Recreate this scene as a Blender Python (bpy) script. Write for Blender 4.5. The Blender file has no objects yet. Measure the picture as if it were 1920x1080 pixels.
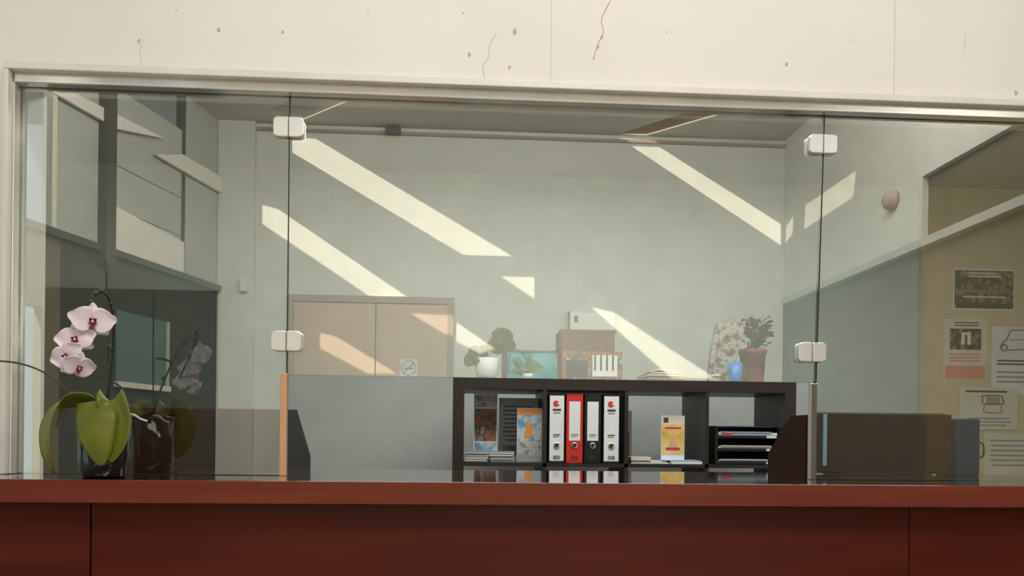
import bpy, bmesh, math, random
from mathutils import Vector, Matrix
random.seed(4)
sc=bpy.context.scene
F=1500.0; PX,PY=960.0,820.0
ZC=1.175; CAM=Vector((0,-1.5,ZC))
a=math.radians(3.5); ro=math.radians(0.6)
f=Vector((math.sin(a),math.cos(a),0)); r0=Vector((math.cos(a),-math.sin(a),0)); u0=Vector((0,0,1))
R_=r0*math.cos(ro)+u0*math.sin(ro); U_=u0*math.cos(ro)-r0*math.sin(ro)
def isect(px,py,p0,n):
    d=f+R_*((px-PX)/F)+U_*((PY-py)/F); n=Vector(n)
    t=(Vector(p0)-CAM).dot(n)/d.dot(n)
    return CAM+d*t
def onY(px,py,Y): return isect(px,py,(0,Y,0),(0,1,0))
def mir(p): return Vector((p[0],-p[1],p[2]))
# ---------- materials
def mat(name,col,rough=0.6,metal=0.0,noise=None,bump=0.0,spec=0.5,scale=8.0,trans=0.0,alpha=1.0,stretch=(1,1,1),emit=None,coat=0.0):
    m=bpy.data.materials.new(name); m.use_nodes=True; nt=m.node_tree; b=nt.nodes['Principled BSDF']
    b.inputs['Base Color'].default_value=(*col,1); b.inputs['Roughness'].default_value=rough
    b.inputs['Metallic'].default_value=metal; b.inputs['Specular IOR Level'].default_value=spec
    b.inputs['Transmission Weight'].default_value=trans; b.inputs['Alpha'].default_value=alpha
    b.inputs['Coat Weight'].default_value=coat; b.inputs['Coat Roughness'].default_value=0.05
    tc=nt.nodes.new('ShaderNodeTexCoord'); mp=nt.nodes.new('ShaderNodeMapping'); mp.inputs['Scale'].default_value=stretch
    nz=nt.nodes.new('ShaderNodeTexNoise'); nz.inputs['Scale'].default_value=scale; nz.inputs['Detail'].default_value=6
    nt.links.new(tc.outputs['Object'],mp.inputs[0]); nt.links.new(mp.outputs[0],nz.inputs['Vector'])
    if noise is None: noise=tuple(c*0.9 for c in col)
    rp=nt.nodes.new('ShaderNodeValToRGB'); rp.color_ramp.elements[0].position=0.3; rp.color_ramp.elements[1].position=0.7
    rp.color_ramp.elements[0].color=(*noise,1); rp.color_ramp.elements[1].color=(*col,1)
    nt.links.new(nz.outputs['Fac'],rp.inputs[0]); nt.links.new(rp.outputs[0],b.inputs['Base Color'])
    if bump>0:
        bp=nt.nodes.new('ShaderNodeBump'); bp.inputs['Strength'].default_value=bump; bp.inputs['Distance'].default_value=0.01
        nt.links.new(nz.outputs['Fac'],bp.inputs['Height']); nt.links.new(bp.outputs[0],b.inputs['Normal'])
    return m
def wood(name,c1,c2,rough=0.3,scale=3,stretch=(1,12,12),coat=0.0,spec=0.5):
    return mat(name,c1,rough,noise=c2,scale=scale,stretch=stretch,coat=coat,spec=spec)
def speckle(name,cols,scale=20,rough=0.6):
    m=bpy.data.materials.new(name); m.use_nodes=True; nt=m.node_tree; b=nt.nodes['Principled BSDF']; b.inputs['Roughness'].default_value=rough
    tc=nt.nodes.new('ShaderNodeTexCoord'); nz=nt.nodes.new('ShaderNodeTexNoise'); nz.inputs['Scale'].default_value=scale; nz.inputs['Detail'].default_value=4
    rp=nt.nodes.new('ShaderNodeValToRGB'); e=rp.color_ramp.elements
    n=len(cols)
    for i,c in enumerate(cols):
        p=0.3+0.4*i/(n-1)
        if i<2: e[i].position=p; e[i].color=(*c,1)
        else:
            k=e.new(p); k.color=(*c,1)
    nt.links.new(tc.outputs['Object'],nz.inputs['Vector']); nt.links.new(nz.outputs['Fac'],rp.inputs[0]); nt.links.new(rp.outputs[0],b.inputs['Base Color'])
    return m
M={}
M['stone']=mat('limestone_white',(0.85,0.82,0.77),0.75,noise=(0.78,0.75,0.70),scale=2.2,bump=0.03,stretch=(1,1,0.5))
M['stonedk']=mat('stone_fleck',(0.52,0.46,0.41),0.9)
M['frame']=mat('frame_white_metal',(0.80,0.77,0.72),0.4,metal=0.1)
M['chanl']=mat('frame_polished_channel',(0.85,0.83,0.79),0.12,metal=0.65,spec=.8)
M['chrome']=mat('chrome',(0.9,0.89,0.87),0.10,metal=1.0)
M['clamp']=mat('clamp_satin_steel',(0.84,0.84,0.82),0.25,metal=0.45)
M['rubber']=mat('dark_rubber',(0.03,0.03,0.03),0.7)
M['ctop']=wood('counter_top_wood',(0.040,0.012,0.008),(0.026,0.008,0.006),0.07,coat=0.6)
M['fascia']=wood('counter_edge_wood',(0.185,0.038,0.020),(0.125,0.025,0.014),0.38,spec=.25)
M['cfront']=wood('counter_front_wood',(0.100,0.016,0.009),(0.062,0.010,0.006),0.30,scale=2,spec=.2)
M['gap']=mat('panel_gap',(0.01,0.005,0.004),0.8)
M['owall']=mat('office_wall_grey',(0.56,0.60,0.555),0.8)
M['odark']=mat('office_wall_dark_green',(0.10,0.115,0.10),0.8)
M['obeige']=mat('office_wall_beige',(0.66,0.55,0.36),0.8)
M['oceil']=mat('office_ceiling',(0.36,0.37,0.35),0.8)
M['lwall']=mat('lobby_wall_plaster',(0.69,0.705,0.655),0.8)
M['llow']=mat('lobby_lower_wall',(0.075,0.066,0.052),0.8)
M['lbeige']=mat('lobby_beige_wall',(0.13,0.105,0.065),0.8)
M['lceil']=mat('lobby_ceiling',(0.56,0.54,0.49),0.85)
M['lfloor']=mat('lobby_floor_stone',(0.36,0.32,0.27),0.35)
M['lpanel']=mat('lobby_light_panel',(0.80,0.79,0.68),0.6)
M['lpanel2']=mat('lobby_grey_panel',(0.50,0.53,0.49),0.6)
M['ldark']=mat('lobby_dark_panel',(0.045,0.052,0.045),0.6)
M['lmull']=mat('mullion_dark',(0.07,0.07,0.055),0.5)
M['lbrown']=mat('lobby_brown_panel',(0.18,0.155,0.105),0.6)
M['lteal']=mat('window_blind_teal',(0.12,0.20,0.19),0.5)
M['ldoor']=wood('door_taupe',(0.56,0.39,0.29),(0.51,0.355,0.26),0.5)
M['ldoorf']=mat('door_frame_taupe',(0.36,0.26,0.20),0.5)
M['shaftw']=wood('skylight_shaft_wood',(0.40,0.22,0.12),(0.33,0.17,0.09),0.6)
M['shelf']=wood('shelf_blackbrown',(0.030,0.020,0.015),(0.018,0.012,0.009),0.4)
M['white']=mat('white_paper',(0.80,0.80,0.78),0.6)
M['brace']=mat('white_steel_brace',(0.88,0.87,0.80),0.5)  # pale colour standing in for streaks of light
M['cream']=mat('cream_paper',(0.72,0.68,0.55),0.6)
M['grey']=mat('grey_plastic',(0.30,0.30,0.30),0.5)
M['dkgrey']=mat('dark_print',(0.05,0.05,0.05),0.6)
M['black']=mat('black_plastic',(0.012,0.012,0.013),0.35)
M['red']=mat('binder_red',(0.62,0.03,0.02),0.4)
M['redmark']=mat('red_print',(0.6,0.04,0.04),0.5)
M['orange']=mat('orange_print',(0.8,0.30,0.06),0.5)
M['pink']=mat('pink_print',(0.80,0.30,0.20),0.5)
M['gold']=speckle('gold_brochure',[(0.45,0.24,0.04),(0.75,0.5,0.15),(0.8,0.62,0.3)],12)
M['blueimg']=speckle('coast_photo',[(0.05,0.17,0.30),(0.15,0.35,0.5),(0.6,0.6,0.55),(0.4,0.2,0.08)],22)
M['bluepr']=mat('light_blue_print',(0.30,0.55,0.75),0.5)
M['dkimg']=speckle('night_photo',[(0.006,0.008,0.006),(0.010,0.014,0.010),(0.016,0.02,0.012),(0.30,0.26,0.11),(0.02,0.02,0.012)],30)
M['bwimg']=speckle('mono_photo',[(0.03,0.03,0.03),(0.5,0.5,0.48),(0.1,0.1,0.1)],30)
M['earthimg']=speckle('earthy_photo',[(0.03,0.012,0.008),(0.42,0.16,0.07),(0.05,0.07,0.07),(0.55,0.48,0.38)],24)
M['rockimg']=speckle('rock_print_bag',[(0.012,0.012,0.01),(0.12,0.075,0.05),(0.34,0.34,0.30),(0.10,0.03,0.02)],30)
M['taupe']=wood('woven_box_taupe',(0.15,0.065,0.04),(0.08,0.035,0.022),0.8,scale=40,stretch=(1,1,6))
M['tealbox']=speckle('teal_printed_box',[(0.01,0.08,0.10),(0.02,0.36,0.44),(0.2,0.45,0.45)],10)
M['pot']=mat('plant_pot_white',(0.62,0.64,0.62),0.4)
M['potbr']=speckle('plant_pot_brown',[(0.06,0.012,0.006),(0.34,0.065,0.025),(0.03,0.06,0.2)],22)
M['cupb']=mat('blue_cup',(0.005,0.20,0.62),0.35)
M['leafd']=mat('leaf_dark_green',(0.012,0.055,0.006),0.55,noise=(0.004,0.020,0.003),scale=30,spec=.12)
M['leafg']=mat('leaf_sage',(0.05,0.17,0.05),0.5,spec=.2)
M['orleaf']=mat('orchid_leaf',(0.165,0.185,0.014),0.38,noise=(0.095,0.115,0.010),scale=14,spec=.35)
M['stem']=mat('orchid_stem',(0.030,0.032,0.02),0.5)
M['petal']=mat('orchid_petal',(0.78,0.69,0.755),0.5,noise=(0.70,0.585,0.67),scale=45)
M['lip']=mat('orchid_lip',(0.30,0.02,0.09),0.45,noise=(0.18,0.02,0.05),scale=60)
M['yel']=mat('orchid_column',(0.6,0.42,0.40),0.5)
M['potglass']=mat('smoked_glass_pot',(0.02,0.022,0.018),0.05,spec=0.7)
M['bark']=speckle('bark_mix',[(0.02,0.015,0.01),(0.08,0.05,0.03)],60)
M['lwood']=wood('light_wood_edge',(0.72,0.42,0.24),(0.60,0.34,0.18),0.45,stretch=(10,10,1))
M['dwood']=wood('dark_desk_wood',(0.045,0.014,0.007),(0.030,0.009,0.005),0.5,spec=.15)
M['teal']=mat('teal_folder',(0.008,0.045,0.10),0.5,spec=.2)
M['bell']=mat('alarm_dusty_red',(0.50,0.36,0.32),0.5)
M['lamp']=mat('lamp_housing',(0.7,0.7,0.7),0.4)  # for the made-up box above the office fill light
def glassmats():
    m=bpy.data.materials.new('coated_glass_face'); m.use_nodes=True; nt=m.node_tree; nt.nodes.clear()
    o=nt.nodes.new('ShaderNodeOutputMaterial'); mx=nt.nodes.new('ShaderNodeMixShader'); t=nt.nodes.new('ShaderNodeBsdfTransparent'); g=nt.nodes.new('ShaderNodeBsdfGlossy')
    t.inputs[0].default_value=(0.96,1.0,0.96,1); g.inputs['Color'].default_value=(0.99,1.0,0.94,1); g.inputs['Roughness'].default_value=0.0
    mx.inputs[0].default_value=0.27
    nt.links.new(t.outputs[0],mx.inputs[1]); nt.links.new(g.outputs[0],mx.inputs[2]); nt.links.new(mx.outputs[0],o.inputs[0])
    c=bpy.data.materials.new('clear_glass_back'); c.use_nodes=True; nt=c.node_tree; nt.nodes.clear()
    o=nt.nodes.new('ShaderNodeOutputMaterial'); t=nt.nodes.new('ShaderNodeBsdfTransparent'); t.inputs[0].default_value=(0.98,1,0.98,1); nt.links.new(t.outputs[0],o.inputs[0])
    e=mat('glass_edge_green',(0.10,0.16,0.13),0.2)
    return m,c,e
GF,GB,GE=glassmats()
# ---------- mesh helpers
def link(o): sc.collection.objects.link(o); return o
def newobj(name,me,m=None,parent=None):
    o=bpy.data.objects.new(name,me); link(o)
    if m is not None: me.materials.append(m)
    if parent is not None:
        o.parent=parent; o.matrix_parent_inverse=Matrix.Translation(parent.location).inverted()
    return o
def empty(name,loc):
    e=bpy.data.objects.new(name,None); e.location=loc; e.empty_display_size=0.05; link(e); return e
def fromverts(name,vs,fs,m,parent=None,smooth=False,bevel=0,origin=None):
    vs=[Vector(v) for v in vs]
    c=sum(vs,Vector())/len(vs) if origin is None else Vector(origin)
    me=bpy.data.meshes.new(name); me.from_pydata([v-c for v in vs],[],fs); 
    bm=bmesh.new(); bm.from_mesh(me); bmesh.ops.recalc_face_normals(bm,faces=bm.faces); bm.to_mesh(me); bm.free()
    o=newobj(name,me,m,None); o.location=c
    if parent is not None: o.parent=parent; o.matrix_parent_inverse=Matrix.Translation(parent.location).inverted()
    if smooth:
        for p in me.polygons: p.use_smooth=True
    if bevel>0:
        b=o.modifiers.new('bevel','BEVEL'); b.width=bevel; b.segments=2; b.limit_method='ANGLE'
    return o
def box(name,x0,x1,y0,y1,z0,z1,m,parent=None,bevel=0):
    vs=[(x,y,z) for x in(x0,x1) for y in (y0,y1) for z in (z0,z1)]
    fs=[(0,1,3,2),(4,6,7,5),(0,4,5,1),(2,3,7,6),(0,2,6,4),(1,5,7,3)]
    return fromverts(name,vs,fs,m,parent,bevel=bevel)
def prism(name,pts,off,m,parent=None,bevel=0):
    n=len(pts); off=Vector(off); pts=[Vector(p) for p in pts]
    vs=pts+[p+off for p in pts]
    fs=[tuple(range(n)),tuple(range(2*n-1,n-1,-1))]+[(i,(i+1)%n,(i+1)%n+n,i+n) for i in range(n)]
    return fromverts(name,vs,fs,m,parent,bevel=bevel)
def lathe(name,prof,center,m,parent=None,seg=32,axis='z'):
    vs=[];fs=[];c=Vector(center);n=len(prof)
    for i in range(seg):
        t=2*math.pi*i/seg
        for r,z in prof:
            if axis=='z': vs.append(c+Vector((r*math.cos(t),r*math.sin(t),z)))
            elif axis=='y': vs.append(c+Vector((r*math.cos(t),z,r*math.sin(t))))
            else: vs.append(c+Vector((z,r*math.cos(t),r*math.sin(t))))
    for i in range(seg):
        j=(i+1)%seg
        for k in range(n-1): fs.append((i*n+k,j*n+k,j*n+k+1,i*n+k+1))
    return fromverts(name,vs,fs,m,parent,smooth=True)
def crom(pts,k=8):
    pts=[Vector(p) for p in pts]; P=[pts[0]*2-pts[1]]+pts+[pts[-1]*2-pts[-2]]; out=[]
    for i in range(1,len(P)-2):
        for j in range(k):
            t=j/k; p0,p1,p2,p3=P[i-1:i+3]
            out.append(0.5*((2*p1)+(p2-p0)*t+(2*p0-5*p1+4*p2-p3)*t*t+(3*p1-p0-3*p2+p3)*t**3))
    out.append(pts[-1]); return out
def tube(name,pts,r,m,parent=None,seg=8,k=6,r2=None):
    sp=crom(pts,k) if len(pts)>2 else [Vector(p) for p in pts]
    vs=[];fs=[];n=len(sp)
    for i,p in enumerate(sp):
        t=(sp[min(i+1,n-1)]-sp[max(i-1,0)]).normalized()
        s=t.cross(Vector((0.13,1,0.2))).normalized(); b=t.cross(s)
        rr=r if r2 is None else r+(r2-r)*i/(n-1)
        for j in range(seg):
            an=2*math.pi*j/seg; vs.append(p+s*rr*math.cos(an)+b*rr*math.sin(an))
    for i in range(n-1):
        for j in range(seg): fs.append((i*seg+j,i*seg+(j+1)%seg,(i+1)*seg+(j+1)%seg,(i+1)*seg+j))
    fs.append(tuple(range(seg))); fs.append(tuple(range((n-1)*seg,n*seg)))
    return fromverts(name,vs,fs,m,parent,smooth=True)
def leaf(name,pts,width,m,parent=None,side=None,gut=0.25,k=8,th=0.0012,tip=0.6,root=0.12):
    sp=crom(pts,k); n=len(sp); vs=[];fs=[]; W=9; prev=None
    for i,p in enumerate(sp):
        u=i/(n-1); t=(sp[min(i+1,n-1)]-sp[max(i-1,0)]).normalized()
        s=Vector(side) if side is not None else Vector((0,1,0))
        s=(s-t*s.dot(t)).normalized(); nn=t.cross(s)
        if prev is None:
            if nn.z<0: nn=-nn
        elif nn.dot(prev)<0: nn=-nn
        prev=nn
        w=width*0.5*max(0.02,(math.sin(math.pi*min(1,(root+(1-root)*u)))**tip))
        for j in range(W):
            v=-1+2*j/(W-1); vs.append(p+s*w*v+nn*(abs(v)**1.4)*w*gut)
    for i in range(n-1):
        for j in range(W-1): fs.append((i*W+j,i*W+j+1,(i+1)*W+j+1,(i+1)*W+j))
    o=fromverts(name,vs,fs,m,parent,smooth=True)
    s=o.modifiers.new('s','SOLIDIFY'); s.thickness=th; s.offset=0
    return o
def joined(name,objs,parent=None):
    bm=bmesh.new(); mats=[]
    bpy.context.view_layer.update()
    for o in objs:
        ev=o.evaluated_get(bpy.context.evaluated_depsgraph_get()); me=ev.to_mesh(); 
        mt=o.data.materials[0]
        if mt not in mats: mats.append(mt)
        idx=mats.index(mt); n0=len(bm.verts); nf=len(bm.faces)
        bm.from_mesh(me); bm.verts.ensure_lookup_table(); bm.faces.ensure_lookup_table()
        mw=o.matrix_world
        for v in bm.verts[n0:]: v.co=mw@v.co
        for fc in bm.faces[nf:]: fc.material_index=idx
        ev.to_mesh_clear()
    c=sum((v.co for v in bm.verts),Vector())/len(bm.verts)
    for v in bm.verts: v.co-=c
    me=bpy.data.meshes.new(name); bm.to_mesh(me); bm.free()
    for mt in mats: me.materials.append(mt)
    for o in objs: bpy.data.objects.remove(o)
    o=bpy.data.objects.new(name,me); o.location=c; link(o)
    if parent is not None: o.parent=parent; o.matrix_parent_inverse=Matrix.Translation(parent.location).inverted()
    return o

# ================= FACADE WALL, FRAME, GLASS
ZT=1.803
ZB=1.10
xl=onY(35,500,0).x; xr=2.15; xo=onY(8,500,-0.02).x
WB=ZT+0.030
box('wall_front_upper',-2.7,2.8,-0.02,0.12,WB,3.22,M['stone'])
box('wall_front_jamb',-2.7,xo,-0.02,0.12,ZB,WB,M['stone'])
fr=empty('window_1',(0.3,0,ZT))
box('frame_top_outer',xo,xr,-0.032,0.03,ZT+0.016,WB,M['frame'],fr,0.002)
box('frame_top_channel',xo+0.012,xr,-0.018,0.025,ZT-0.002,ZT+0.016,M['chanl'],fr,0.0015)
box('frame_left_outer',xo,xo+0.010,-0.032,0.03,ZB,ZT+0.016,M['frame'],fr,0.002)
box('frame_left_channel',xo+0.010,xl,-0.018,0.025,ZB,ZT-0.002,M['chanl'],fr,0.0015)
def pane(name,poly):
    pts=[Vector(p) for p in poly]
    o=prism(name,pts,(0,0.008,0),GF,fr)
    me=o.data; me.materials.append(GB); me.materials.append(GE)
    for p in me.polygons:
        if abs(p.normal.y)>0.9: p.material_index=0 if p.normal.y<0 else 1
        else: p.material_index=2
    return o
xs1=onY(541,400,0).x
zo=onY(700,705,0).z
pt=onY(1546,215,0); pb=onY(1524,905,0)
g=0.0012
pm=pt.lerp(pb,(ZT-zo)/(ZT-ZB))
pane('glass_left',[(xl,0,ZB+.001),(xs1-g,0,ZB+.001),(xs1-g,0,ZT-.002),(xl,0,ZT-.002)])
pane('glass_centre',[(xs1+g,0,zo),(pm.x-g,0,zo),(pt.x-g,0,ZT-.002),(xs1+g,0,ZT-.002)])
pane('glass_right',[(pb.x+g,0,ZB+.001),(xr,0,ZB+.001),(xr,0,ZT-.002),(pt.x+g,0,ZT-.002)])
g=.0009
prism('seam_left',[(xs1-g,-0.001,ZB),(xs1+g,-0.001,ZB),(xs1+g,-0.001,ZT-.002),(xs1-g,-0.001,ZT-.002)],(0,0.01,0),M['rubber'],fr)
prism('seam_right',[(pb.x-g,-0.001,ZB+.0),(pb.x+g,-0.001,ZB),(pt.x+g,-0.001,ZT-.002),(pt.x-g,-0.001,ZT-.002)],(0,0.01,0),M['rubber'],fr)
def clamp(cx,cz):
    e=empty('glass_clamp',(cx,0,cz)); w=0.0275; h=0.0185
    for sgn in (-1,1):
        for side,(ya,yb) in {'front':(-0.010,-0.0012),'back':(0.0095,0.018)}.items():
            pts=[(0.0007,-h),(w*0.62,-h)]
            pts+= [(w*0.66+ (w*0.34)*math.sin(t),-h*0.62-h*0.38*math.cos(t)) for t in [0.3,0.6,0.9,1.2,1.5]]
            pts+= [(w*0.66+ (w*0.34)*math.sin(t),h*0.62+h*0.38*math.cos(t)) for t in [1.5,1.2,0.9,0.6,0.3]]
            pts+= [(w*0.62,h),(0.0007,h)]
            prism('plate_%s_%s'%(side,'l' if sgn<0 else 'r'),[(cx+sgn*x,ya,cz+z) for x,z in pts],(0,yb-ya,0),M['clamp'],e,0.0018)
for px,py in [(540,237),(537,639),(1545,269),(1524,660)]:
    p=onY(px,py,-0.01); clamp(p.x if px>600 else xs1,p.z)
jn=[]
for px in (1033,1677):
    x=onY(px,100,-0.0205).x; jn.append(box('j',x-.0003,x+.0003,-0.0206,-0.0195,WB,3.2,M['stonedk']))
joined('trim_stone_joints',jn)
ck=[]
for path,w in [([(930,62),(918,85),(916,108),(905,125),(908,150),(900,168)],.0005),([(1145,0),(1128,35),(1131,60),(1120,85),(1112,112)],.0009),([(268,75),(262,100),(270,140)],.0003),([(1810,60),(1808,95)],.0003)]:
    ck.append(tube('c',[onY(x,y,-0.0202) for x,y in path],w,M['stonedk'],seg=5))
for px,py,s in [(965,58,6),(260,76,4),(410,56,4),(1475,120,4),(880,103,4),(955,126,4),(1905,174,5),(1128,70,4),(1122,88,3),(868,25,2),(1095,15,2),(690,20,2),(1250,60,2),(330,20,2),(1600,75,2),(530,60,3)]:
    c=onY(px,py,-0.0203); n=9; rr=[s*0.001*random.uniform(.6,1.2) for _ in range(n)]
    ck.append(prism('f',[c+Vector((rr[i]*math.cos(6.283*i/n)*.8,0,rr[i]*1.2*math.sin(6.283*i/n))) for i in range(n)],(0,0.001,0),M['stonedk']))
joined('trim_stone_cracks',ck)

# ================= COUNTER
cn=empty('reception_counter',(0,0,1.0))
zf=ZB-0.036; CL,CR=-2.58,2.12
box('counter_top_board',CL,CR,-0.177,0.31,zf,ZB,M['ctop'],cn,0.001)
box('counter_edge_band',CL,CR,-0.182,-0.177,zf-0.001,ZB,M['fascia'],cn,0.001)
xa=onY(170,1000,-0.155).x; xb=onY(1705,1000,-0.155).x
for i,(u,v) in enumerate([(CL,xa-.0018),(xa+.0018,xb-.0008),(xb+.0008,CR)]):
    box('front_panel_%d'%(i+1),u,v,-0.155,-0.137,0.05,zf,M['cfront'],cn,0.001)
box('counter_backing',CL,CR,-0.137,-0.12,0.05,zf,M['gap'],cn)
box('counter_plinth',CL,CR,-0.11,0.28,0.0,0.05,M['black'],cn)

# ================= OFFICE ROOM
YB=2.78; ZO=2.58
xbg=onY(1722,600,YB).x; xbd=onY(410,600,YB).x
zdk=onY(300,545,YB).z
box('wall_office_back',-2.8,xbg,YB,YB+0.1,0,ZO,M['owall'])
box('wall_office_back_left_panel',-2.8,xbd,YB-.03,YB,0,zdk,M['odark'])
box('wall_office_back_right',xbg,3.6,YB-0.02,YB+0.1,0,ZO,M['obeige'])
box('wall_office_left',-2.9,-2.8,0.12,YB+0.1,0,ZO,M['owall'])
box('wall_office_right',3.6,3.7,0.12,YB+0.1,0,ZO,M['obeige'])
box('ceiling_office',-2.9,3.7,0.12,YB+0.1,ZO,ZO+.11,M['oceil'])
box('floor',-3.0,3.8,-4.3,YB+0.1,-0.1,0,M['lfloor'])
pl=empty('divider_panel',(onY(531,800,0).x,0.0,ZB))
x0=onY(525,800,-0.01).x; x1=onY(537.5,800,-0.01).x
box('wood_edge',x0,x1,-0.014,-0.0015,ZB,zo+0.002,M['lwood'],pl,0.001)
x1=onY(541,800,.02).x
prism('dark_side',[(x1-0.004,0.010,ZB),(x1-0.004,0.010,onY(540,768,0.01).z),(x1-0.004,0.09,onY(552,768,0.09).z),(x1-0.004,0.235,onY(578,855,0.235).z),(x1-0.004,0.235,ZB)],(0.005,0,0),M['black'],pl)
pr=empty('divider_panel',(onY(1523,800,0).x,0.0,ZB))
x0=onY(1518,800,-.01).x; x1=onY(1530,800,-.01).x
box('chrome_edge',x0,x1,-0.014,-0.0015,ZB,onY(1524,720,0).z,M['chrome'],pr,0.001)
prism('dark_side',[(x0+0.001,0.011,ZB),(x0+0.001,0.011,onY(1518,778,0.01).z),(x0+0.001,0.08,onY(1507,780,0.08).z),(x0+0.001,0.20,onY(1485,850,0.2).z),(x0+0.001,0.20,ZB)],(0.005,0,0),M['dwood'],pr)
Ym=0.22
mo=empty('computer_monitor',(onY(1655,840,Ym).x,Ym,ZB))
p0=onY(1533,774,Ym); p1=onY(1784,905,Ym)
box('screen_back',p0.x,p1.x,Ym,Ym+0.03,ZB+0.004,p0.z,M['dwood'],mo,0.003)
box('bezel',p0.x-0.002,p1.x+0.002,Ym+0.03,Ym+0.038,ZB+0.002,p0.z+0.003,M['black'],mo,0.001)
box('edge_strip',onY(1543,800,Ym).x,onY(1550,800,Ym).x,Ym-.002,Ym,ZB+.02,onY(1548,776,Ym).z,M['bluepr'],mo)
box('foot',p0.x+0.05,p1.x-0.05,Ym-0.01,Ym+0.08,ZB,ZB+0.006,M['black'],mo,0.001)
fo=empty('document_case',(onY(1808,840,Ym).x,Ym,ZB))
p0=onY(1788,785,Ym); p1=onY(1832,900,Ym)
box('case_body',p0.x,p1.x,Ym-0.01,Ym+0.07,ZB,p0.z,M['teal'],fo,0.004)
hx=p1.x
tube('case_handle',[(hx-0.002,Ym-0.004,ZB+0.075),(hx+0.004,Ym-0.014,ZB+0.07),(hx+0.004,Ym-0.014,ZB+0.045),(hx-0.002,Ym-0.004,ZB+0.04)],0.0018,M['black'],fo)
p0=onY(215,765,0.45)
dk=empty('desk',(-0.7,0.6,0.7))
box('desk_screen',p0.x,onY(536,800,.45).x,0.45,0.47,0.72,onY(400,766,0.45).z,M['dwood'],dk,0.002)
box('desk_surface',p0.x,0.1,0.47,1.15,0.72,0.75,M['dwood'],dk,0.002)
box('desk_leg_left',p0.x,p0.x+0.03,0.5,1.12,0,0.72,M['dwood'],dk)
box('desk_leg_right',0.06,0.09,0.5,1.12,0,0.72,M['dwood'],dk)

# ================= SHELF
YS=2.0; ZS=1.435
sx0=onY(849,760,YS).x; sx1=onY(1493,760,YS).x
sh=empty('bookcase',((sx0+sx1)/2,YS+0.19,0))
OB=0.05; TB=0.016; D=0.385
box('top',sx0,sx1,YS,YS+D,ZS-OB,ZS,M['shelf'],sh,0.001)
box('bottom',sx0,sx1,YS,YS+D,0,OB,M['shelf'],sh,0.001)
box('side_left',sx0,sx0+OB,YS,YS+D,OB,ZS-OB,M['shelf'],sh,0.001)
box('side_right',sx1-OB,sx1,YS,YS+D,OB,ZS-OB,M['shelf'],sh,0.001)
cw=(sx1-sx0-2*OB-3*TB)/4; ch=(ZS-2*OB-3*TB)/4
for i in range(3):
    z=ZS-OB-(i+1)*ch-(i+1)*TB
    box('shelf_board_%d'%(i+1),sx0+OB,sx1-OB,YS+.002,YS+D,z,z+TB,M['shelf'],sh)
    x=sx0+OB+(i+1)*cw+i*TB
    box('divider_%d'%(i+1),x,x+TB,YS+.002,YS+D,OB,ZS-OB,M['shelf'],sh)
cx=[sx0+OB+i*(cw+TB) for i in range(4)]; ZF=ZS-OB-ch
def binder(px0,px1,body,spine,label,marks):
    x0=onY(px0,800,YS+.01).x; x1=onY(px1,800,YS+.01).x; y0=YS+0.012
    e=empty('ring_binder',((x0+x1)/2,y0,ZF)); zt=ZF+0.308
    box('cover',x0,x1,y0,y0+0.28,ZF,zt,body,e,0.002)
    xc=(x0+x1)/2
    box('spine_sheet',x0+0.004,x1-0.004,y0-0.001,y0,ZF+0.01,zt-0.01,spine,e)
    if label: box('label',x0+0.012,x1-0.012,y0-0.002,y0-0.001,ZF+0.10,zt-0.035,M['white'],e)
    lathe('finger_ring',[(0.009,-0.0022),(0.0135,-0.0045),(0.0135,-0.001)],(xc,y0-0.0005,ZF+0.078),M['chrome'],e,20,'y')
    lathe('finger_hole',[(0.0001,-0.0026),(0.0098,-0.0026)],(xc,y0,ZF+0.078),M['rubber'],e,20,'y')
    if marks:
        lathe('mark_round',[(0.0001,-0.0028),(0.013,-0.0028)],(xc-0.004,y0,zt-0.045),M['redmark'],e,20,'y')
        prism('mark_wedge',[(xc,y0-.003,zt-.045),(xc+.014,y0-.003,zt-.034),(xc+.014,y0-.003,zt-.052)],(0,.001,0),M['white'],e)
        box('mark_bar',xc-.018,xc+.018,y0-.0028,y0-.001,zt-.076,zt-.068,M['dkgrey'],e)
        box('mark_bar_b',xc-.014,xc+.014,y0-.0028,y0-.001,zt-.087,zt-.083,M['grey'],e)
    for k in range(7):
        box('barcode_%d'%k,xc-.014+k*.0043,xc-.014+k*.0043+random.choice([.0012,.0024]),y0-.0028,y0-.001,ZF+.018,ZF+.034,M['dkgrey'],e)
    box('line_a',xc-.016,xc+.016,y0-.0028,y0-.001,ZF+.125,ZF+.128,M['dkgrey'],e)
    box('line_b',xc-.016,xc+.010,y0-.0028,y0-.001,ZF+.117,ZF+.120,M['grey'],e)
binder(1029,1059,M['black'],M['white'],False,True)
binder(1062,1093,M['red'],M['red'],True,False)
binder(1096,1127,M['black'],M['black'],True,False)
binder(1131,1162,M['black'],M['white'],False,True)
def leaflet(name,px0,py0,px1,py1,Y,parts,parent=None,base=None):
    a_=onY(px0,py0,Y); b_=onY(px1,py1,Y); z0=b_.z if base is None else base
    e=empty(name,((a_.x+b_.x)/2,Y,z0)); w=b_.x-a_.x; h=a_.z-z0
    for nm,(u0_,v0,u1,v1),m_,t in parts:
        box(nm,a_.x+w*u0_,a_.x+w*u1,Y-t,Y+.0015,z0+h*v0,z0+h*v1,m_,e)
    return e
def lines(n,u0_,u1,v0,v1,m_,pre='text_line',t=.0012,fill=.45):
    o=[]
    for i in range(n):
        v=v0+(v1-v0)*(i+.5)/n; dv=(v1-v0)/n*fill/2
        o.append((pre+'_%d'%i,(u0_+random.uniform(0,.05),v-dv,u1-random.uniform(0,.12),v+dv),m_,t))
    return o
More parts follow.
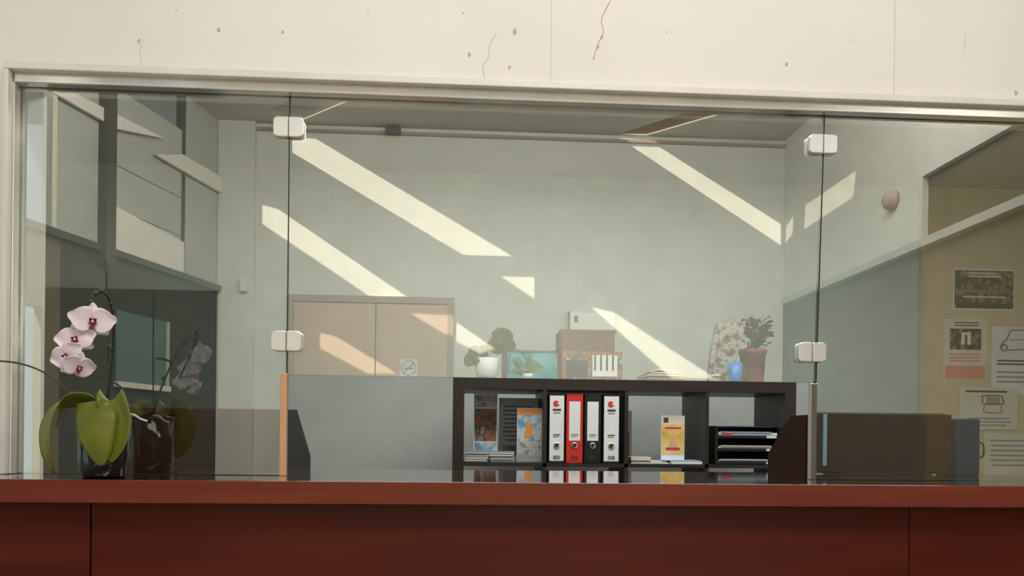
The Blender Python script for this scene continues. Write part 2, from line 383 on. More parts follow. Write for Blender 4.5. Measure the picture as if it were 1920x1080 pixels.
leaflet('brochure',889,738,932,845,YS+.13,[('sheet',(0,0,1,1),M['white'],.0),('photo',(.04,.3,.96,.78),M['earthimg'],.001),('head',(.04,.8,.96,.97),M['bwimg'],.001),('foot',(.04,.03,.96,.28),M['blueimg'],.001)],base=ZF+.001)
leaflet('leaflet',936,746,1008,865,YS+.25,[('sheet',(0,0,1,1),M['white'],.0)]+lines(9,.1,.9,.3,.9,M['grey'])+[('photo',(.1,.05,.9,.25),M['bwimg'],.001)],base=ZF+.001)
leaflet('brochure',970,765,1015,835,YS+.06,[('sheet',(0,-.45,1,1),M['white'],.0),('photo',(.03,.0,.97,.80),M['blueimg'],.001),('head',(.03,.8,.97,.98),M['orange'],.001),('figure',(.35,.1,.62,.55),M['orange'],.0018),('foot',(.03,-.42,.97,-.02),M['bwimg'],.001)],base=ZF+.095)
e=empty('leaflet_holder',(onY(990,850,YS+.04).x,YS+.04,ZF)); xa_=onY(967,850,YS+.04).x; xb_=onY(1016,850,YS+.04).x
box('holder_front',xa_,xb_,YS+.035,YS+.037,ZF+.0,ZF+.035,M['grey'],e,.0005); box('holder_base',xa_,xb_,YS+.035,YS+.1,ZF,ZF+.003,M['grey'],e)
st=[]
for s,(xa_,xb_) in enumerate([(871,915),(918,965)]):
    X0=onY(xa_,860,YS+.03).x; X1=onY(xb_,860,YS+.03).x
    X0=max(X0,cx[0]+.004)
    for k in range(9):
        j=random.uniform(-.003,.003); st.append(box('s',X0+.002+j,X1-.002+j,YS+.02+j,YS+.125,ZF+.001+k*.0055,ZF+.001+k*.0055+.004,M['white'] if k%2 else M['grey']))
joined('leaflet_stack',st)
leaflet('brochure',1240,779,1283,862,YS+.06,[('sheet',(0,0,1,1),M['white'],.0),('photo',(.02,.12,.98,.80),M['gold'],.001),('head',(.02,.8,.98,.99),M['cream'],.001),('mark',(.1,.84,.3,.95),M['dkgrey'],.0015),('text_bar',(.15,.70,.85,.74),M['redmark'],.0015),('pagoda_a',(.35,.3,.65,.42),M['lwood'],.0018),('pagoda_b',(.42,.42,.58,.52),M['lwood'],.0018),('pagoda_base',(.2,.22,.8,.28),M['redmark'],.0018)],base=ZF+.0175)
st=[]
for k in range(4):
    st.append(box('s',cx[2]+.02+k*.002,cx[2]+.195-k*.006,YS+.03+k*.004,YS+.26,ZF+.0005+k*.0035,ZF+.003+k*.0035,M['white'] if k!=1 else M['cream']))
st.append(box('s',cx[2]+.20,cx[2]+cw-.005,YS+.02,YS+.2,ZF+.0005,ZF+.012,M['white'])); st.append(box('s',cx[2]+.160,cx[2]+cw-.01,YS+.035,YS+.2,ZF+.0145,ZF+.017,M['bluepr']))
st.append(box('s',cx[2]+.02,cx[2]+.11,YS+.03,YS+.2,ZF+.0145,ZF+.03,M['cream']))
joined('paper_stack',st)
leaflet('leaflet',1172,770,1184,850,YS+.28,[('sheet',(0,0,1,1),M['white'],.0),('dark',(0,.0,.6,.6),M['dkgrey'],.001)],base=ZF+.001)
lt=empty('letter_tray',(cx[3]+cw/2,YS+.15,ZF)); tx0=onY(1340,850,YS+.02).x; tx1=min(onY(1472,850,YS+.02).x,cx[3]+cw-.004)
zt_=onY(1400,799,YS+.02).z
box('side_l',tx0,tx0+.012,YS+.015,YS+.33,ZF,zt_,M['black'],lt,.002); box('side_r',tx1-.012,tx1,YS+.015,YS+.33,ZF,zt_,M['black'],lt,.002)
box('back',tx0,tx1,YS+.325,YS+.33,ZF,zt_,M['black'],lt); box('roof',tx0,tx1,YS+.05,YS+.33,zt_-.006,zt_,M['black'],lt,.002)
for k in range(3):
    z=ZF+.002+k*.058
    box('tray_%d'%k,tx0+.01,tx1-.01,YS+.02,YS+.32,z,z+.005,M['black'],lt)
    box('lip_%d'%k,tx0+.01,tx1-.01,YS+.015,YS+.02,z,z+.014,M['black'],lt,.001)
    box('papers_%d'%k,tx0+.02,tx1-.02,YS+.03,YS+.31,z+.005,z+.018+.004*k,M['white'],lt)
    box('papers_top_%d'%k,tx0+.03,tx1-.05,YS+.025,YS+.3,z+.018+.004*k,z+.022+.004*k,M['bluepr'] if k==2 else M['cream'],lt)
    box('tag_%d'%k,tx1-.075,tx1-.03,YS+.0135,YS+.015,z+.002,z+.012,M['white'],lt)
box('tag_red',tx0+.03,tx0+.08,YS+.013,YS+.015,ZF+.116+.012,ZF+.116+.022,M['redmark'],lt)
# ---- on top of shelf
def X(px,Y,py=690): return onY(px,py,Y).x
def Z(px,py,Y): return onY(px,py,Y).z
def bush(e,c,n,rad,h,ls,m):
    for i in range(n):
        an=random.uniform(0,6.28); rr=random.uniform(.1,1)*rad; zz=random.uniform(.2,1)*h
        b=Vector(c); t=Vector(c)+Vector((rr*math.cos(an),rr*math.sin(an)*.7,zz))
        d=Vector((math.cos(an),math.sin(an),random.uniform(-.5,.6))).normalized()
        tube('stalk_%d'%i,[b,b.lerp(t,.5)+Vector((0,0,.01)),t],.0012,M['leafd'],e,5,3)
        leaf('leaf_%d'%i,[t,t+d*ls*.5+Vector((0,0,.004)),t+d*ls],ls*.8,m,e,side=d.cross(Vector((0,.3,1))),k=4)
Y=YS+.12
e=empty('potted_plant',(X(912,Y),Y,ZS)); c=(X(912,Y),Y,ZS)
hz=Z(912,672,Y)-ZS
lathe('pot',[(.0,0),(.042,0),(.048,.02),(.058,hz),(.054,hz),(.05,hz-.008),(0,hz-.008)],c,M['pot'],e)
def bigleaf(e,px,py,s,ang,m,Yl):
    ctr=onY(px,py,Yl); d=Vector((math.cos(ang),0.25,math.sin(ang))).normalized()
    leaf('leaf_big',[ctr-d*s*.5,ctr+Vector((0,-.01,0)),ctr+d*s*.5],s*.85,m,e,side=Vector((-math.sin(ang),.15,math.cos(ang))),k=5,gut=.15,tip=.5)
    tube('petiole',[(c[0],c[1],ZS+hz-.01),(ctr-d*s*.5).lerp(Vector((c[0],c[1],ZS+hz)),.4)+Vector((0,0,.01)),ctr-d*s*.5],.0018,M['leafd'],e,5)
for px,py,s,an in [(943,632,.10,.2),(930,650,.085,-.6),(890,660,.065,2.6),(882,675,.07,-2.2),(905,657,.055,1.6),(953,647,.075,-.3),(897,668,.055,.3)]:
    bigleaf(e,px,py,s,an,M['leafd'],Y-.03)
Y=YS+.22
tb=empty('storage_box',(X(998,Y),Y,ZS)); 
box('box_body',X(947,Y),X(1045,Y),Y,Y+.13,ZS,Z(1000,661,Y),M['tealbox'],tb,.002)
box('box_edge_l',X(942,Y),X(951,Y),Y-.002,Y+.13,ZS,Z(950,660,Y),M['black'],tb,.001)
box('box_lid',X(943,Y),X(1045,Y),Y-.003,Y+.132,Z(1000,661,Y),Z(1000,657,Y),M['taupe'],tb,.001)
Y=YS+.07; e=empty('succulent',(X(985,Y),Y,ZS)); c=(X(990,Y),Y,ZS)
lathe('pot',[(0,0),(.022,0),(.027,.025),(.024,.025),(0,.022)],c,M['pot'],e)
for px,py,s,an in [(972,680,.05,2.3),(1000,685,.05,.5),(985,690,.045,-2.6),(1010,690,.04,-.2),(992,677,.04,1.5),(970,695,.04,3.3)]:
    ctr=onY(px,py,Y-.02); d=Vector((math.cos(an),-.1,math.sin(an)*.8)).normalized()
    leaf('leaf',[Vector(c)+Vector((0,0,.024)),ctr,ctr+d*s*.6],s*.8,M['leafg'],e,side=Vector((-math.sin(an),.1,math.cos(an))),k=5,gut=.2)
tube('tendril',[onY(955,700,Y),onY(955,668,Y),onY(966,656,Y),onY(980,662,Y),onY(985,675,Y)],.0022,M['black'],e)
Y=YS+.16
wb=empty('woven_storage_box',(X(1101,Y),Y,ZS))
box('box_body',X(1051,Y),X(1152,Y),Y,Y+.2,ZS,Z(1100,619,Y),M['taupe'],wb,.003)
box('box_rim',X(1051,Y)-.001,X(1153,Y)+.002,Y-.003,Y+.203,Z(1100,625,Y),Z(1100,618,Y),M['taupe'],wb,.001)
pe=leaflet('framed_photo',1055,658,1166,706,YS+.10,[('frame_board',(0,0,1,1),M['earthimg'],.004)],base=ZS)
a_=onY(1055,658,YS+.095); b_=onY(1166,706,YS+.095); w=b_.x-a_.x; h=a_.z-ZS
for nm,u0_,u1,v0,v1,m_ in [('arch_dark',.06,.42,.12,.7,M['dkgrey']),('panel_white',.50,.92,.15,.88,M['white'])]+[('key_%d'%i,.53+i*.1,.56+i*.1,.35,.88,M['dkgrey']) for i in range(4)]:
    box(nm,a_.x+w*u0_,a_.x+w*u1,YS+.093-.002*(m_==M['dkgrey']),YS+.0965,ZS+h*v0,ZS+h*v1,m_,pe)
lathe('arch_round',[(0.0001,-.003),(w*.12,-.003)],(a_.x+w*.22,YS+.0945,ZS+h*.42),M['rockimg'],pe,20,'y')
Y=YB
tw=empty('wall_socket_box',(X(1106,Y),Y-.02,Z(1100,600,Y)))
box('plate',X(1066,Y),X(1150,Y),Y-.035,Y,Z(1100,640,Y),Z(1100,588,Y),M['white'],tw,.003)
box('switch',X(1076,Y-.04),X(1083,Y-.04),Y-.039,Y-.035,Z(1080,606,Y),Z(1080,594,Y),M['dkgrey'],tw)
box('edge',X(1064,Y),X(1066,Y),Y-.036,Y,Z(1100,640,Y),Z(1100,586,Y),M['dkgrey'],tw)
st=[]
for k in range(7):
    j=random.uniform(-.012,.012); st.append(box('s',X(1212,YS+.08)+j+k*.003,X(1285,YS+.08)+j-k*.003,YS+.06+j,YS+.3,ZS+.0006+k*.006,ZS+.0006+k*.006+.005,[M['white'],M['earthimg'],M['cream'],M['redmark']][k%4]))
c=Vector((X(1235,YS+.1),YS+.08,ZS+.044))
st.append(prism('s',[c+Vector((-.05,0,0)),c+Vector((.0,0,.014)),c+Vector((.07,0,.002)),c+Vector((.07,0,0)),c+Vector((.0,0,.009)),c+Vector((-.05,0,-.001))],(0,.18,0),M['white']))
joined('magazine_stack',st)
Y=YS+.10
e=empty('printed_paper_bag',(X(1360,Y),Y,ZS))
zz=lambda py:Z(1360,py,Y)
pts=[(X(1328,Y),Y-.01,ZS),(X(1372,Y),Y-.01,ZS),(X(1386,Y),Y+.01,zz(660)),(X(1404,Y),Y+.03,zz(598)),(X(1385,Y),Y+.03,zz(604)),(X(1350,Y),Y+.03,zz(602)),(X(1336,Y),Y+.01,zz(650))]
prism('bag_body',pts,(0.0,.04,0),M['rockimg'],e,.004)
tube('bag_handle',[(X(1358,Y),Y+.035,zz(604)),(X(1372,Y),Y+.03,zz(596)),(X(1390,Y),Y+.035,zz(603))],.0015,M['grey'],e)
box('bag_text_bar',X(1333,Y),X(1350,Y),Y-.013,Y-.009,ZS+.03,ZS+.038,M['white'],e)
Y=YS+.24
e=empty('potted_plant',(X(1410,Y),Y,ZS)); c=(X(1411,Y),Y,ZS); hz=Z(1411,656,Y)-ZS
lathe('pot',[(0,0),(.048,0),(.052,.02),(.060,hz-.02),(.066,hz-.02),(.066,hz),(.058,hz),(.055,hz-.012),(0,hz-.012)],c,M['potbr'],e)
c=(X(1416,Y),Y,ZS+hz-.02)
bush(e,c,64,.055,.165,.040,M['leafd'])
Y=YS+.05
lathe('blue_cup',[(0,0),(.026,0),(.028,.01),(.031,.088),(.029,.088),(.026,.01),(0,.008)],(X(1379,Y),Y,ZS),M['cupb'])

# ================= POSTERS
YP=YB-.022
leaflet('poster',1788,503,1902,583,YP,[('sheet',(0,0,1,1),M['white'],.0),('photo',(.02,.04,.98,.96),M['dkimg'],.001),('arch_band',(.08,.42,.92,.50),M['lbrown'],.0015),('floor_band',(.06,.06,.94,.16),M['gap'],.0015),('lights',(.15,.30,.85,.34),M['cream'],.0018)]+lines(2,.22,.80,.78,.93,M['cream'],t=.002,fill=.6))
leaflet('poster',1770,597,1850,714,YP,[('sheet',(0,0,1,1),M['cream'],.0),('photo',(.14,.50,.86,.84),M['dkimg'],.001),('window_light',(.40,.58,.62,.78),M['white'],.0015),('figure',(.48,.52,.54,.74),M['dkgrey'],.002),('pink_block',(.04,.02,.96,.24),M['pink'],.001)]+lines(2,.2,.85,.87,.96,M['dkgrey'])+lines(3,.12,.92,.29,.45,M['pink']))
ps=leaflet('notice_sheet',1860,612,1950,740,YP,[('sheet',(0,0,1,1),M['white'],.0)]+lines(2,.1,.95,.42,.52,M['dkgrey'],fill=.5)+lines(3,.1,.95,.15,.36,M['grey'],fill=.4))
Yc=YP-.003
def stroke(nm,pts,par,r=.0024,m_=None): tube(nm,[onY(x,y,Yc) for x,y in pts],r,m_ or M['dkgrey'],par,5,5)
stroke('car_outline',[(1876,650),(1882,640),(1888,636),(1896,620),(1912,619),(1926,622),(1934,638),(1944,642),(1945,652),(1938,654)],ps)
stroke('car_underside',[(1890,656),(1905,656),(1922,655)],ps)
for wx in (1883,1930): 
    stroke('wheel',[(wx+6*math.cos(t*.785),652+6*math.sin(t*.785)) for t in range(9)],ps)
stroke('car_window',[(1892,638),(1912,637),(1930,638)],ps,.0014)
pn=leaflet('notice_sheet',1800,725,1908,806,YP-.003,[('sheet',(0,0,1,1),M['cream'],.0)]+lines(1,.08,.92,.84,.95,M['dkgrey'],fill=.4)+lines(3,.12,.9,.06,.30,M['grey'],fill=.4))
Yc=YP-.006
stroke('printer_outline',[(1843,748),(1843,742),(1876,742),(1880,750),(1880,757),(1845,757),(1843,748)],pn)
stroke('printer_tray',[(1846,760),(1846,772),(1876,773),(1877,760)],pn,.0016)
box('printer_block',onY(1850,744,Yc).x,onY(1874,744,Yc).x,Yc-.001,Yc+.003,onY(1860,756,Yc).z,onY(1860,744,Yc).z,M['grey'],pn)
leaflet('notice_sheet',1845,812,1950,905,YP-.001,[('sheet',(0,0,1,1),M['cream'],.0)]+lines(6,.1,.9,.3,.9,M['grey'],fill=.3))

# ================= ORCHID
Yo=-0.105
pc=onY(195,885,Yo); oc=Vector((pc.x,Yo,ZB))
orc=empty('orchid_plant',oc)
lathe('pot',[(0,0.0005),(.032,0.0005),(.036,.004),(.0395,.03),(.042,.105),(.040,.106),(.037,.03),(.033,.012),(0,.010)],oc,M['potglass'],orc,40)
lathe('pot_rim',[(.040,.102),(.0435,.103),(.0435,.108),(.040,.108),(.040,.102)],oc,M['potglass'],orc,40)
lathe('bark',[(0,.094),(.02,.098),(.0395,.092)],oc,M['bark'],orc)
def oY(px,py,dy): return onY(px,py,Yo+dy)
leaf('leaf_left',[oY(186,768,0),oY(155,750,-.01),oY(118,755,-.02),oY(92,790,-.03),oY(88,840,-.033),oY(101,888,-.03)],.040,M['orleaf'],orc,side=(0.75,-.55,.35),gut=.2,tip=.45)
leaf('leaf_left_inner',[oY(184,775,.01),oY(150,757,.02),oY(120,766,.03),oY(106,800,.035)],.030,M['orleaf'],orc,side=(.5,-.7,.5),gut=.2,tip=.5)
leaf('leaf_centre',[oY(187,762,-.012),oY(182,752,-.026),oY(178,775,-.046),oY(178,810,-.054),oY(183,840,-.054),oY(190,874,-.05)],.066,M['orleaf'],orc,side=(1,.05,0),gut=-.22,tip=.55,root=.2)
leaf('leaf_right',[oY(195,768,-.005),oY(207,752,-.02),oY(222,765,-.034),oY(230,795,-.040),oY(224,832,-.044),oY(206,868,-.045)],.050,M['orleaf'],orc,side=(.9,-.35,.0),gut=.3,tip=.5,root=.2)
leaf('leaf_top',[oY(190,768,0),oY(185,750,.0),oY(183,741,-.004)],.024,M['orleaf'],orc,side=(1,0,0),k=5)
tube('stem',[oY(197,770,0),oY(205,715,-.01),oY(211,655,-.03),oY(212,600,-.06),oY(205,562,-.09),oY(190,546,-.115),oY(176,552,-.13),oY(168,572,-.135),oY(158,600,-.135),oY(146,640,-.13),oY(138,668,-.125)],.0021,M['stem'],orc)
for px,py,dy in [(190,546,-.115),(178,550,-.13),(212,600,-.06),(210,655,-.03),(206,570,-.085),(206,690,-.015),(170,566,-.134)]:
    c=oY(px,py,dy); lathe('node',[(0,-.005),(.003,-.003),(.0042,0),(.003,.003),(0,.005)],c,M['stem'],orc,10)
tube('support_stick',[oY(205,775,.008),oY(202,640,.005),oY(199,490,.0)],.0014,M['stem'],orc,6)
tube('stem_clip',[oY(212,650,-.03),oY(207,647,-.01),oY(203,650,.0)],.0026,M['stem'],orc,6)
tube('air_root',[oY(180,770,-.0),oY(135,742,-.02),oY(95,706,-.03),oY(50,685,-.03),oY(0,677,-.03),oY(-40,680,-.03)],.0015,M['stem'],orc,6)
tube('aerial_root',[oY(225,775,.03),oY(250,778,.045),oY(262,785,.05),oY(276,790,.055)],.0022,M['pot'],orc,6)
def petal(nm,c,n,up,ang,L,Wd,cup,m_,back=0.0,shape=.55):
    n=n.normalized(); up=(up-n*up.dot(n)).normalized(); rt=up.cross(n)
    d=rt*math.cos(ang)+up*math.sin(ang); p=n.cross(d); vs=[];fs=[];A=14;B=11
    for i in range(A+1):
        u=i/A; w=Wd*.5*max(.03,math.sin(math.pi*min(1,(u**shape)*.94+.05))**.6) if u<1 else .15*Wd
        for j in range(B):
            v=-1+2*j/(B-1); rf=.0012*math.sin(6*u+3*v)*u
            vs.append(c+d*L*(u-.10*v*v*u)+p*w*v+n*(cup*(abs(v)**2)*w+ -back*u*u*L+rf))
    for i in range(A):
        for j in range(B-1): fs.append((i*B+j,i*B+j+1,(i+1)*B+j+1,(i+1)*B+j))
    o=fromverts(nm,vs,fs,m_,orc,smooth=True); s=o.modifiers.new('s','SOLIDIFY'); s.thickness=.0008
def flower(c,n,up,s,idx):
    n=Vector(n).normalized(); up=Vector(up)
    k='flower%d_'%idx
    for an in (90,215,325): petal(k+'sepal_%d'%an,c-n*.002,n,up,math.radians(an),.034*s,.028*s,.15,M['petal'],.12,.75)
    for an in (12,168): petal(k+'petal_%d'%an,c+n*.001,n,up,math.radians(an),.040*s,.046*s,.10,M['petal'],.05,.72)
    for an in (-35,-145,40,140): petal(k+'lip_side_%d'%an,c+n*.003,n,up,math.radians(an),.008*s,.008*s,.7,M['lip'],-.6,.6)
    petal(k+'lip',c+n*.004,n,up,math.radians(-90),.014*s,.010*s,.7,M['lip'],-.4,.7)
    lathe(k+'column',[(0,-.004*s),(.0025*s,-.002*s),(.003*s,.001*s),(0,.004*s)],c+n*.006,M['yel'],orc,10)
def toC(p,off=(0,0,0)): return (CAM-p).normalized()+Vector(off)
Yf=-0.145
for i,(px,py,s,off,up) in enumerate([(173,603,.86,(0.1,0,.05),(.05,0,1)),(142,637,.76,(-.25,0,.1),(-.2,0,1)),(127,668,.74,(-.55,.0,-.1),(-.45,0,1)),(146,688,.68,(.6,0,-.5),(.3,0,1))]):
    c=oY(px,py,Yf-.004*i); flower(c,toC(c,off),up,s,i+1)
    tube('pedicel_%d'%i,[oY(160 if i==0 else 150,600+i*22,-.13),c.lerp(oY(158,600+i*22,-.13),.5)+Vector((0,.005,.003)),c+Vector((0,.004,0))],.0013,M['petal'],orc,6)

# ================= LOBBY (behind the camera; seen mirrored in the glass)
DL=3.85; HR=3.22
Xs=onY(1470,400,DL).x
LA=Vector((-1.60,DL,0)); LB=Vector((-2.0,2.23,0)); LN=Vector((LB-LA).normalized().cross(Vector((0,0,1))))
if LN.x<0: LN=-LN
def onW(px,py): return onY(px,py,DL)
def onS(px,py): return isect(px,py,(Xs,0,0),(1,0,0))
def onL(px,py): return isect(px,py,LA,LN)
box('wall_lobby_back',-1.62,Xs,-DL-.1,-DL,0,HR,M['lwall'])
yc=onS(1730,300).y; ZL2=2.44
box('wall_lobby_right_upper',Xs,Xs+.1,-DL-.1,-yc,2.14,HR,M['lwall'])
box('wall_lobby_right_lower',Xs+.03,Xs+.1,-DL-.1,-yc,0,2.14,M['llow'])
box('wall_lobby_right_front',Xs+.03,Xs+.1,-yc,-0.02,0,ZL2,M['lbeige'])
box('wall_lobby_right_front_upper',Xs,Xs+.1,-yc,-0.02,ZL2,HR,M['lwall'])
box('trim_1',Xs-.015,Xs+.03,-DL,-.8,2.10,2.14,M['lpanel2'])
def Lrect(name,px0,px1,z0,z1,m_,th=.04,inset=0.0,par=None):
    a_=onL(px0,600); b_=onL(px1,600)
    A_=Vector((a_.x,a_.y,0))+LN*inset; B_=Vector((b_.x,b_.y,0))+LN*inset
    pts=[mir((A_.x,A_.y,z0)),mir((B_.x,B_.y,z0)),mir((B_.x,B_.y,z1)),mir((A_.x,A_.y,z1))]
    off=mir(-LN*th); return prism(name,pts,off,m_,par)
SZ=2.14
def zL(px,py): return onL(px,py).z
gw=empty('window_2',mir(LA.lerp(LB,.5)))
Lrect('mullion_near',30,36,SZ,HR,M['lmull'],.06,.01,gw)
Lrect('pane_frame',88,97,SZ,HR,M['lpanel'],.05,.02,gw)
Lrect('panel_grey_a',97,181,SZ,HR,M['lpanel2'],.04,0,gw)
Lrect('mullion_main',181,200,SZ-.1,HR,M['lmull'],.08,.05,gw)
Lrect('panel_cream_low',200,338,SZ,SZ+.22,M['lpanel2'],.04,0,gw)
Lrect('panel_cream_mid',200,338,SZ+.225,SZ+.45,M['lpanel2'],.04,0,gw)
Lrect('panel_cream_high',200,338,SZ+.455,HR-.22,M['lpanel2'],.04,0,gw)
Lrect('mullion_thin',338,342,SZ,HR,M['lmull'],.05,.01,gw)
Lrect('panel_grey_b',342,412,SZ,HR,M['lpanel2'],.04,0,gw)
Lrect('sill',-200,412,SZ-.035,SZ,M['lmull'],.06,.03,gw)
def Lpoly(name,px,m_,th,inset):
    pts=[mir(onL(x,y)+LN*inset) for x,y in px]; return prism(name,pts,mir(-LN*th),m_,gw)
Lpoly('brace_a',[(92,175),(130,175),(300,260),(210,242)],M['brace'],.02,.03)  # flat pale strips shaped as light streaks on the left wall
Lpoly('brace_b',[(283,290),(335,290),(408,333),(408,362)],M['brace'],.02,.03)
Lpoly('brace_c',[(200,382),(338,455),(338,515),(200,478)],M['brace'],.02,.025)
wl=empty('wall_lobby_left',mir(LA.lerp(LB,.6)))
Lrect('lower_dark',112,412,0,SZ-.035,M['ldark'],.05,0,wl)
Lrect('lower_brown',80,112,0,SZ-.035,M['lbrown'],.05,0,wl)
zw=zL(60,572)
Lrect('lower_brown_top',36,80,zw,SZ-.035,M['lbrown'],.05,0,wl)
Lrect('lower_brown_base',36,80,0,.9,M['lbrown'],.05,0,wl)
Lrect('lower_near',-300,36,0,SZ-.035,M['lbrown'],.05,0,wl)
Lrect('upper_near',-300,30,SZ,HR,M['lpanel2'],.05,0,wl)
bc=mir(onL(58,760)-LN*.40); sb=empty('shrub',(bc.x,bc.y,0))
tube('trunk',[(bc.x,bc.y,0),(bc.x+.02,bc.y,.5),(bc.x,bc.y,1.0)],.02,M['lbrown'],sb)
bl=[]
for i in range(150):
    d=Vector((random.gauss(0,1),random.gauss(0,1),random.gauss(0,1))).normalized()
    t=Vector((bc.x,bc.y,1.2))+Vector((d.x*.16,d.y*.26,d.z*.40))*random.uniform(.5,1)
    bl.append(leaf('l',[t,t+d*.03,t+d*.06],.035,M['leafg'],None,side=d.cross(Vector((.2,.3,1))),k=2))
joined('foliage',bl,sb)
w3=empty('window_3',mir(onL(262,660)))
Lrect('blind',215,308,zL(262,722),zL(262,592),M['lteal'],.01,.012,w3)
Lrect('window_sill',212,312,zL(262,730),zL(262,720),M['lpanel'],.03,.035,w3)
Lrect('frame_side',308,313,zL(262,722),zL(262,592),M['lpanel2'],.02,.02,w3)
box('wall_lobby_pillar',onW(412,400).x,onW(480,400).x,-DL,-DL+.04,0,HR,M['lwall'])
S=Vector((0.45,-0.75,-0.70)).normalized()
def toroof(P):
    t=(P.z-HR)/S.z; q=P-S*t; return q
streaks=[]
def wallst(px,Y=DL): streaks.append([toroof(mir(onY(x,y,Y))) for x,y in px])
wallst([(548,258),(592,260),(965,483),(868,480),(548,288)])
wallst([(482,370),(512,378),(772,555),(700,555),(482,408)],DL-.04)
wallst([(935,518),(1002,520),(1002,562)])
wallst([(1158,259),(1215,262),(1464,420),(1464,462)])
wallst([(1105,575),(1150,585),(1345,712),(1260,712)])
wallst([(478,560),(535,590),(535,622),(478,592)])
wallst([(600,624),(632,632),(748,703),(690,703),(600,655)],DL-.02)
wallst([(770,594),(845,597),(930,655),(900,665),(830,630)])
streaks.append([toroof(mir(onS(x,y))) for x,y in [(1605,320),(1600,372),(1508,432),(1510,385)]])
streaks.append([toroof(mir(onS(x,y))) for x,y in [(1488,405),(1486,440),(1473,458),(1474,425)]])
cu=bpy.data.curves.new('ceiling_lobby','CURVE'); cu.dimensions='2D'; cu.fill_mode='BOTH'; cu.extrude=.004
def spl(pts):
    s=cu.splines.new('POLY'); s.points.add(len(pts)-1)
    for i,p in enumerate(pts): s.points[i].co=(p[0],p[1],0,1)
    s.use_cyclic_u=True
spl([(-2.9,-4.0),(Xs+.1,-4.0),(Xs+.1,0.12),(-2.9,.12)])
for s in streaks: spl(s)  # openings shaped backwards so that the sun draws the wanted streaks
co=bpy.data.objects.new('ceiling_lobby',cu); co.location=(0,0,HR+.004); link(co)
bpy.context.view_layer.update()
me=bpy.data.meshes.new_from_object(co.evaluated_get(bpy.context.evaluated_depsgraph_get()))
bpy.data.objects.remove(co); me.materials.clear(); me.materials.append(M['lceil'])
co=bpy.data.objects.new('ceiling_lobby',me); co.location=(0,0,HR+.004); link(co)
for i,s in enumerate(streaks):
    if i not in (0,3): continue
    c=sum(s,Vector())/len(s); up=-S*0.75; vs=[];n=len(s)
    for p in s: vs.append(p+(p-c).normalized()*.012+Vector((0,0,.009)))
    for p in s: vs.append(p+(p-c).normalized()*.04+up+Vector((0,0,.009)))
    fs=[(k,(k+1)%n,(k+1)%n+n,k+n) for k in range(n)]
    fromverts('trim_skylight_shaft',vs,fs,M['shaftw'] if i==3 else M['lceil'])
dx0=onW(541,600).x; dx1=onW(851,600).x; dxm=onW(705,600).x; dz=onW(700,556).z
de=empty('door_1',((dx0+dx1)/2,-DL,0))
box('frame_head',dx0,dx1,-DL,-DL+.03,dz-.045,dz,M['ldoorf'],de,.002)
box('frame_left',dx0,dx0+.04,-DL,-DL+.03,0,dz-.045,M['ldoorf'],de,.002)
box('frame_right',dx1-.04,dx1,-DL,-DL+.03,0,dz-.045,M['ldoorf'],de,.002)
box('leaf_left',dx0+.04,dxm-.003,-DL,-DL+.02,0.005,dz-.05,M['ldoor'],de,.001)
box('leaf_right',dxm+.003,dx1-.04,-DL,-DL+.02,0.005,dz-.05,M['ldoor'],de,.001)
box('gap',dxm-.003,dxm+.003,-DL,-DL+.012,0.005,dz-.05,M['gap'],de)
box('handle',dxm+.03,dxm+.14,-DL+.04,-DL+.055,1.02,1.04,M['chrome'],de,.003)
box('handle_stem',dxm+.03,dxm+.045,-DL+.02,-DL+.05,1.02,1.04,M['chrome'],de)
sc_=mir(onY(766,690,DL-.022)); ns=empty('no_smoking_sign',sc_); rS=.052
box('plate',sc_.x-.058,sc_.x+.058,sc_.y,sc_.y+.002,sc_.z-.058,sc_.z+.058,M['white'],ns)
lathe('ring',[(rS*.84,.0035),(rS,.0035)],sc_,M['grey'],ns,32,'y')
prism('slash',[sc_+Vector((-.040,.0035,-.034)),sc_+Vector((-.034,.0035,-.040)),sc_+Vector((.040,.0035,.034)),sc_+Vector((.034,.0035,.040))],(0,.001,0),M['grey'],ns)
box('cigarette',sc_.x-.032,sc_.x+.030,sc_.y+.002,sc_.y+.003,sc_.z-.008,sc_.z+.001,M['dkgrey'],ns)
tube('smoke',[sc_+Vector((-.026,.003,.006)),sc_+Vector((-.018,.003,.016)),sc_+Vector((-.026,.003,.026))],.002,M['grey'],ns)
q=mir(onW(462,537)); box('motion_sensor',q.x-.025,q.x+.02,-DL+.04,-DL+.08,q.z-.045,q.z+.04,M['white'],None,.006)
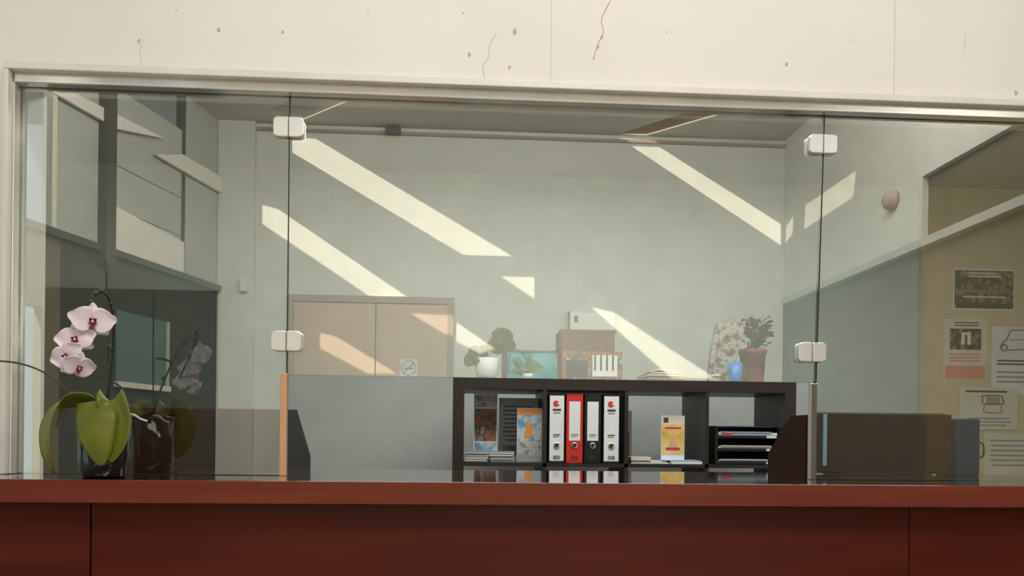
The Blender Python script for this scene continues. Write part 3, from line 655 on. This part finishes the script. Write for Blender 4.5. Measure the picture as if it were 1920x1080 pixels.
q=mir(onS(1677,376)); lathe('fire_alarm_bell',[(.0001,-.06),(.025,-.057),(.042,-.042),(.05,-.018),(.05,0),(0,0)],(Xs,q.y,q.z),M['bell'],None,28,'x')
box('trim_3',-1.55,Xs,-DL,-DL+.02,HR-.05,HR-.03,M['ldoorf'])
q0=mir(onW(738,237)); box('trim_rail_bracket',q0.x-.05,q0.x+.05,-DL+.02,-DL+.05,HR-.055,HR-.01,M['dkgrey'])

# ================= LIGHTS
def area(name,loc,rot,sx,sy,E,col):
    l=bpy.data.lights.new(name,'AREA'); l.shape='RECTANGLE'; l.size=sx; l.size_y=sy; l.energy=E; l.color=col
    o=bpy.data.objects.new(name,l); o.location=loc; o.rotation_euler=rot; link(o); return o
area('wall_washer_lobby',(0.2,-1.60,3.08),(math.radians(-48),0,0),3.4,.35,96,(1.0,0.96,0.89))  # added fill light that brightens the lobby back wall
area('ceiling_lamp_lobby',(0.35,-1.35,3.17),(0,0,0),1.2,.4,35,(1.0,0.96,0.91))  # added overhead fill for the facade and counter front
area('ceiling_lamp_office',(0.6,1.30,ZO-.05),(0,0,0),2.8,0.5,44,(1.0,1.0,0.97))  # added fill to lift the dim office interior
box('ceiling_lamp_office_housing',-.82,2.02,1.03,1.57,ZO-.045,ZO,M['lamp'])  # made-up box dressing the added office fill
sl=bpy.data.lights.new('sun','SUN'); sl.energy=12.5; sl.angle=math.radians(.4); sl.color=(1,.90,.75)
so=bpy.data.objects.new('sun',sl); so.rotation_euler=S.to_track_quat('-Z','Y').to_euler(); so.location=(0,0,6); link(so)
w=bpy.data.worlds.new('World'); sc.world=w; w.use_nodes=True
bg=w.node_tree.nodes['Background']; bg.inputs[0].default_value=(.66,.74,.82,1); bg.inputs[1].default_value=1.1
# ================= CAMERA
cd=bpy.data.cameras.new('camera'); cd.sensor_width=36; cd.lens=36*F/1920; cd.shift_y=(PY-540)/1920; cd.clip_start=.01
cam=bpy.data.objects.new('camera',cd); link(cam)
m3=Matrix((R_,U_,-f)).transposed(); cam.matrix_world=Matrix.Translation(CAM)@m3.to_4x4()
sc.camera=cam
sc.view_settings.view_transform='Standard'
